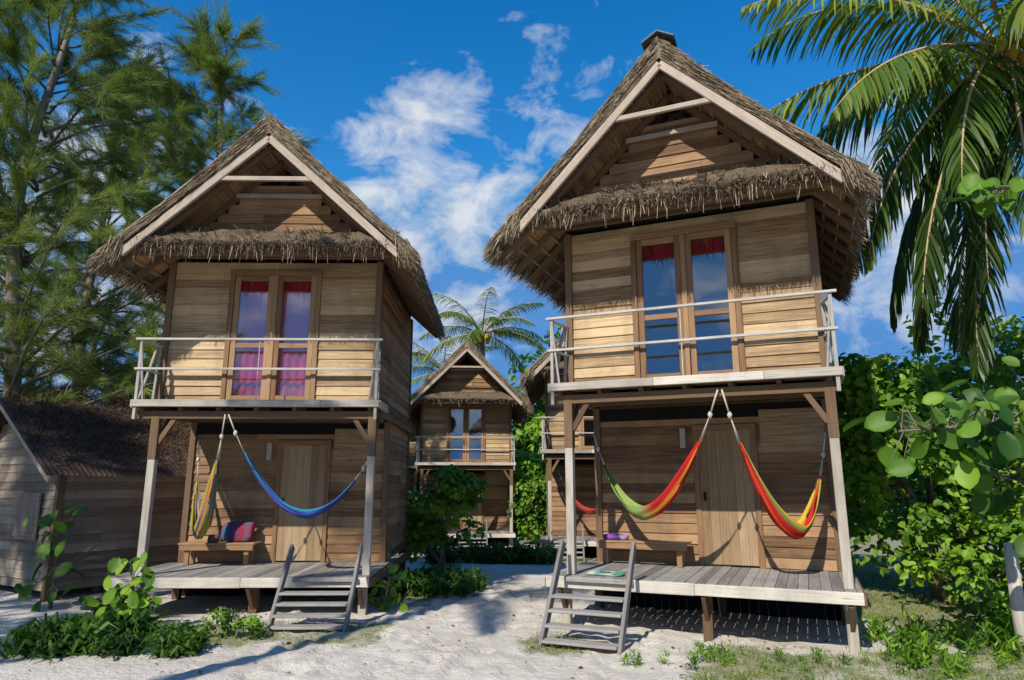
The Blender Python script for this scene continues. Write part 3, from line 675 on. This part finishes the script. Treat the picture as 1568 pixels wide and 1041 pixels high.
# ---------------------------------------------------------------- low plants
def rosettes(name,pts,mat,n,L,W,up=.7,tb=0):
    nb=NB(4)
    for (x,y,s) in pts:
        z=gh(x,y); D=rng.normal(size=(n,3))*np.array([.7,.7,.3])+np.array([0,0,up]); P=np.tile([x,y,z],(n,1))+rng.normal(size=(n,3))*np.array([.06,.06,.0])*s
        P=P+np.stack([np.zeros(n),np.zeros(n),rng.uniform(0,.26,n)*s],1)
        strands(nb,P,D,rng.uniform(.5,1.1,n)*L*s,W*s,np.clip(rng.normal(.45+tb,.18)+rng.normal(0,.12,n),0,1),1.1)
    return nb.obj(name,mat)
pts=[]
for _ in range(80):
    x=U(-5.6,-3.6); y=8.5+U(-.35,.4); 
    if mn.noise((x*1.6,y*1.6,4))>-.2: pts.append((x,y,U(.6,1.1)*(1 if x<-4.4 else .75)))
rosettes('beach_lily_plants',pts,'leafdark',46,.34,.045,.65,.0)
rosettes('beach_lily_plants',[(U(-2.1,-.6),U(12.2,13.4),U(.8,1.2)) for _ in range(38)],'leafdark',36,.34,.045,.6)
rosettes('beach_lily_plants',[(U(-2.2,1.0),U(18.0,19.0),U(1,1.4)) for _ in range(50)],'leafdark',30,.36,.05,.6,.05)
tree('broadleaf_shrub',(-3.5,9.1,0),[((0,0,.2),(.4,.25,.18))],20,22,.06,'leaf',.1,.02,.1)
tree('broadleaf_shrub',(-5.35,9.9,0),[((0,0,.25),(.4,.3,.22))],20,24,.08,'leafdark',.13,.02)
bigleaf_branch('sea_almond_seedling',[(-4.83,9.1,0),(-4.83,9.1,.35),(-4.85,9.1,.75)],60,.2,.3,.14)
bigleaf_branch('sea_almond_seedling',[(-1.95,11.1,0),(-1.95,11.1,.25),(-1.9,11.1,.5)],36,.17,.25)
bigleaf_branch('sea_almond_seedling',[(-7.2,11.2,.0),(-7.2,11.2,.9),(-7.15,11.2,1.45)],30,.26,-.15,.2)
rosettes('weeds',[(U(4.2,7.0),U(7.3,9.3),U(.5,1.0)) for _ in range(60)],'leaf',26,.3,.03,.8,.1)
rosettes('weeds',[(U(1.2,4.2),U(7.5,8.4),U(.25,.5)) for _ in range(26)],'leaf',22,.3,.03,.7)
P=[];T=[]
k=0
while len(P)<34000 and k<400000:
    k+=1; x=U(-8,8);y=7+13*random.random()**1.7; m=gmask(x,y)
    if random.random()<m*m*.9: P.append((x,y,gh(x,y)-.005)); T.append(.35+.5*mn.noise((x*1.5,y*1.5,2))+U(-.1,.35))
P=np.array(P);n=len(P);nb=NB(4); D=rng.normal(size=(n,3))*.55+np.array([0,0,.8]); strands(nb,P,D,rng.uniform(.03,.10,n),.008,np.clip(T,0,1),.6); nb.obj('grass','grass')
n=420; x=rng.uniform(-7,7,n);y=rng.uniform(7.2,13,n); nb=NB(4); P=np.stack([x,y,[gh(a,b)+.015 for a,b in zip(x,y)]],1)
leaves(nb,P,rng.normal(size=(n,3))*.25+np.array([0,0,1]),rng.uniform(.02,.07,n),rng.uniform(0,1,n),.3,0); nb.obj('fallen_leaves','dry')
nb=NB(4); n=16000; P=np.stack([rng.uniform(-12,-6.3,n),rng.uniform(15.5,17.5,n),2.0+rng.random(n)**.7*2.0],1); strands(nb,P,rng.normal(size=(n,3))+np.array([0,0,.3]),rng.uniform(.15,.4,n),.014,rng.uniform(0,1,n),.3); nb.obj('dry_brush','dry')
tree('broadleaf_shrub',(-9.5,18.5,0),[((0,0,2.2),(2.8,1,2.2)),((-4,0,2.2),(2.8,1,2.4))],80,30,.18,'leafdark',.5,.06,-.15)
mb=MB(); mb.tube([(5.62,7.95,-.2),(5.60,7.95,.6),(5.63,7.97,1.25)],[.075,.07,.065],10,tone=.7)
fp=empty('fence_post'); mb.obj('post','beam',fp,smooth=True)
# trees behind the viewer (they throw the shade on the left)
place(cA,'casuarina_tree',(-13.5,2.2,0),1.0,.8)
place(cA,'casuarina_tree',(-10.8,.2,0),2.5,.58)
# ---------------------------------------------------------------- light
az=R(27); el=R(41)
sd=Vector((-math.sin(az)*math.cos(el),-math.cos(az)*math.cos(el),math.sin(el)))
L=bpy.data.lights.new('sun','SUN'); L.energy=5.0; L.angle=R(.53); L.color=(1,.94,.82); lo=link(bpy.data.objects.new('sun',L)); lo.rotation_euler=sd.to_track_quat('Z','Y').to_euler()
w=bpy.data.worlds.new('World'); sc.world=w; w.use_nodes=True; nt=w.node_tree; bg=nt.nodes['Background']
sk=N(nt,'ShaderNodeTexSky',sky_type='NISHITA'); sk.sun_disc=False; sk.sun_elevation=el; sk.sun_rotation=math.pi+az; sk.air_density=1.0; sk.dust_density=.3; sk.ozone_density=2.5
hs=N(nt,'ShaderNodeHueSaturation'); hs.inputs['Saturation'].default_value=1.42; hs.inputs['Value'].default_value=1.8; nt.links.new(sk.outputs[0],hs.inputs['Color'])
skc=mix(nt,1.0,hs.outputs[0],(.9,2.7,6.2),'DARKEN')
tc=N(nt,'ShaderNodeTexCoord').outputs['Generated']
def mask(d,r0,r1):
    v=N(nt,'ShaderNodeVectorMath',operation='DISTANCE'); nt.links.new(tc,v.inputs[0]); v.inputs[1].default_value=Vector(d).normalized()
    mr=N(nt,'ShaderNodeMapRange',interpolation_type='SMOOTHSTEP'); nt.links.new(v.outputs['Value'],mr.inputs[0]); mr.inputs[1].default_value=r0; mr.inputs[2].default_value=r1; mr.inputs[3].default_value=1; mr.inputs[4].default_value=0
    return mr.outputs[0]
ms=None
for d,a,b,k in [((-.12,.94,.41),.08,.29,1.0),((-.08,.96,.28),.0,.26,1.0),((.06,.9,.55),.02,.30,.82),((.565,.948,.33),.02,.34,.95),((-.66,.944,.35),.05,.45,1.0),((-.3,.98,.2),.0,.25,.8),((0,-.9,.4),.3,1.1,.7)]:
    q=math_(nt,'MULTIPLY',mask(d,a,b),k); ms=q if ms is None else math_(nt,'MAXIMUM',ms,q)
n1=noise(nt,tc,10,6,.6,(1,1,1.6),.35)
n0=noise(nt,tc,3.0,2,.5,(1,1,2.5),.2)
cl=math_(nt,'ADD',math_(nt,'MULTIPLY_ADD',n0,.25,n1),math_(nt,'MULTIPLY_ADD',ms,.37,-.475))
cm=ramp(nt,cl,[(.38,0.),(.50,.45),(.63,.95)])
n2=noise(nt,tc,14,4,.6); cc=mix(nt,n2,(5.4,6.0,6.8),(8.2,8.4,8.6))
col=mix(nt,cm,skc,cc); nt.links.new(col,bg.inputs[0]); bg.inputs[1].default_value=.105
# ---------------------------------------------------------------- camera
cam=bpy.data.cameras.new('camera'); co=link(bpy.data.objects.new('camera',cam)); co.location=(0,0,1.9); co.rotation_euler=(R(90+12),0,0)
cam.sensor_width=36; cam.lens=23.81; cam.clip_end=3000; sc.camera=co
sc.view_settings.view_transform='Standard'; sc.view_settings.look='None'; sc.view_settings.exposure=0
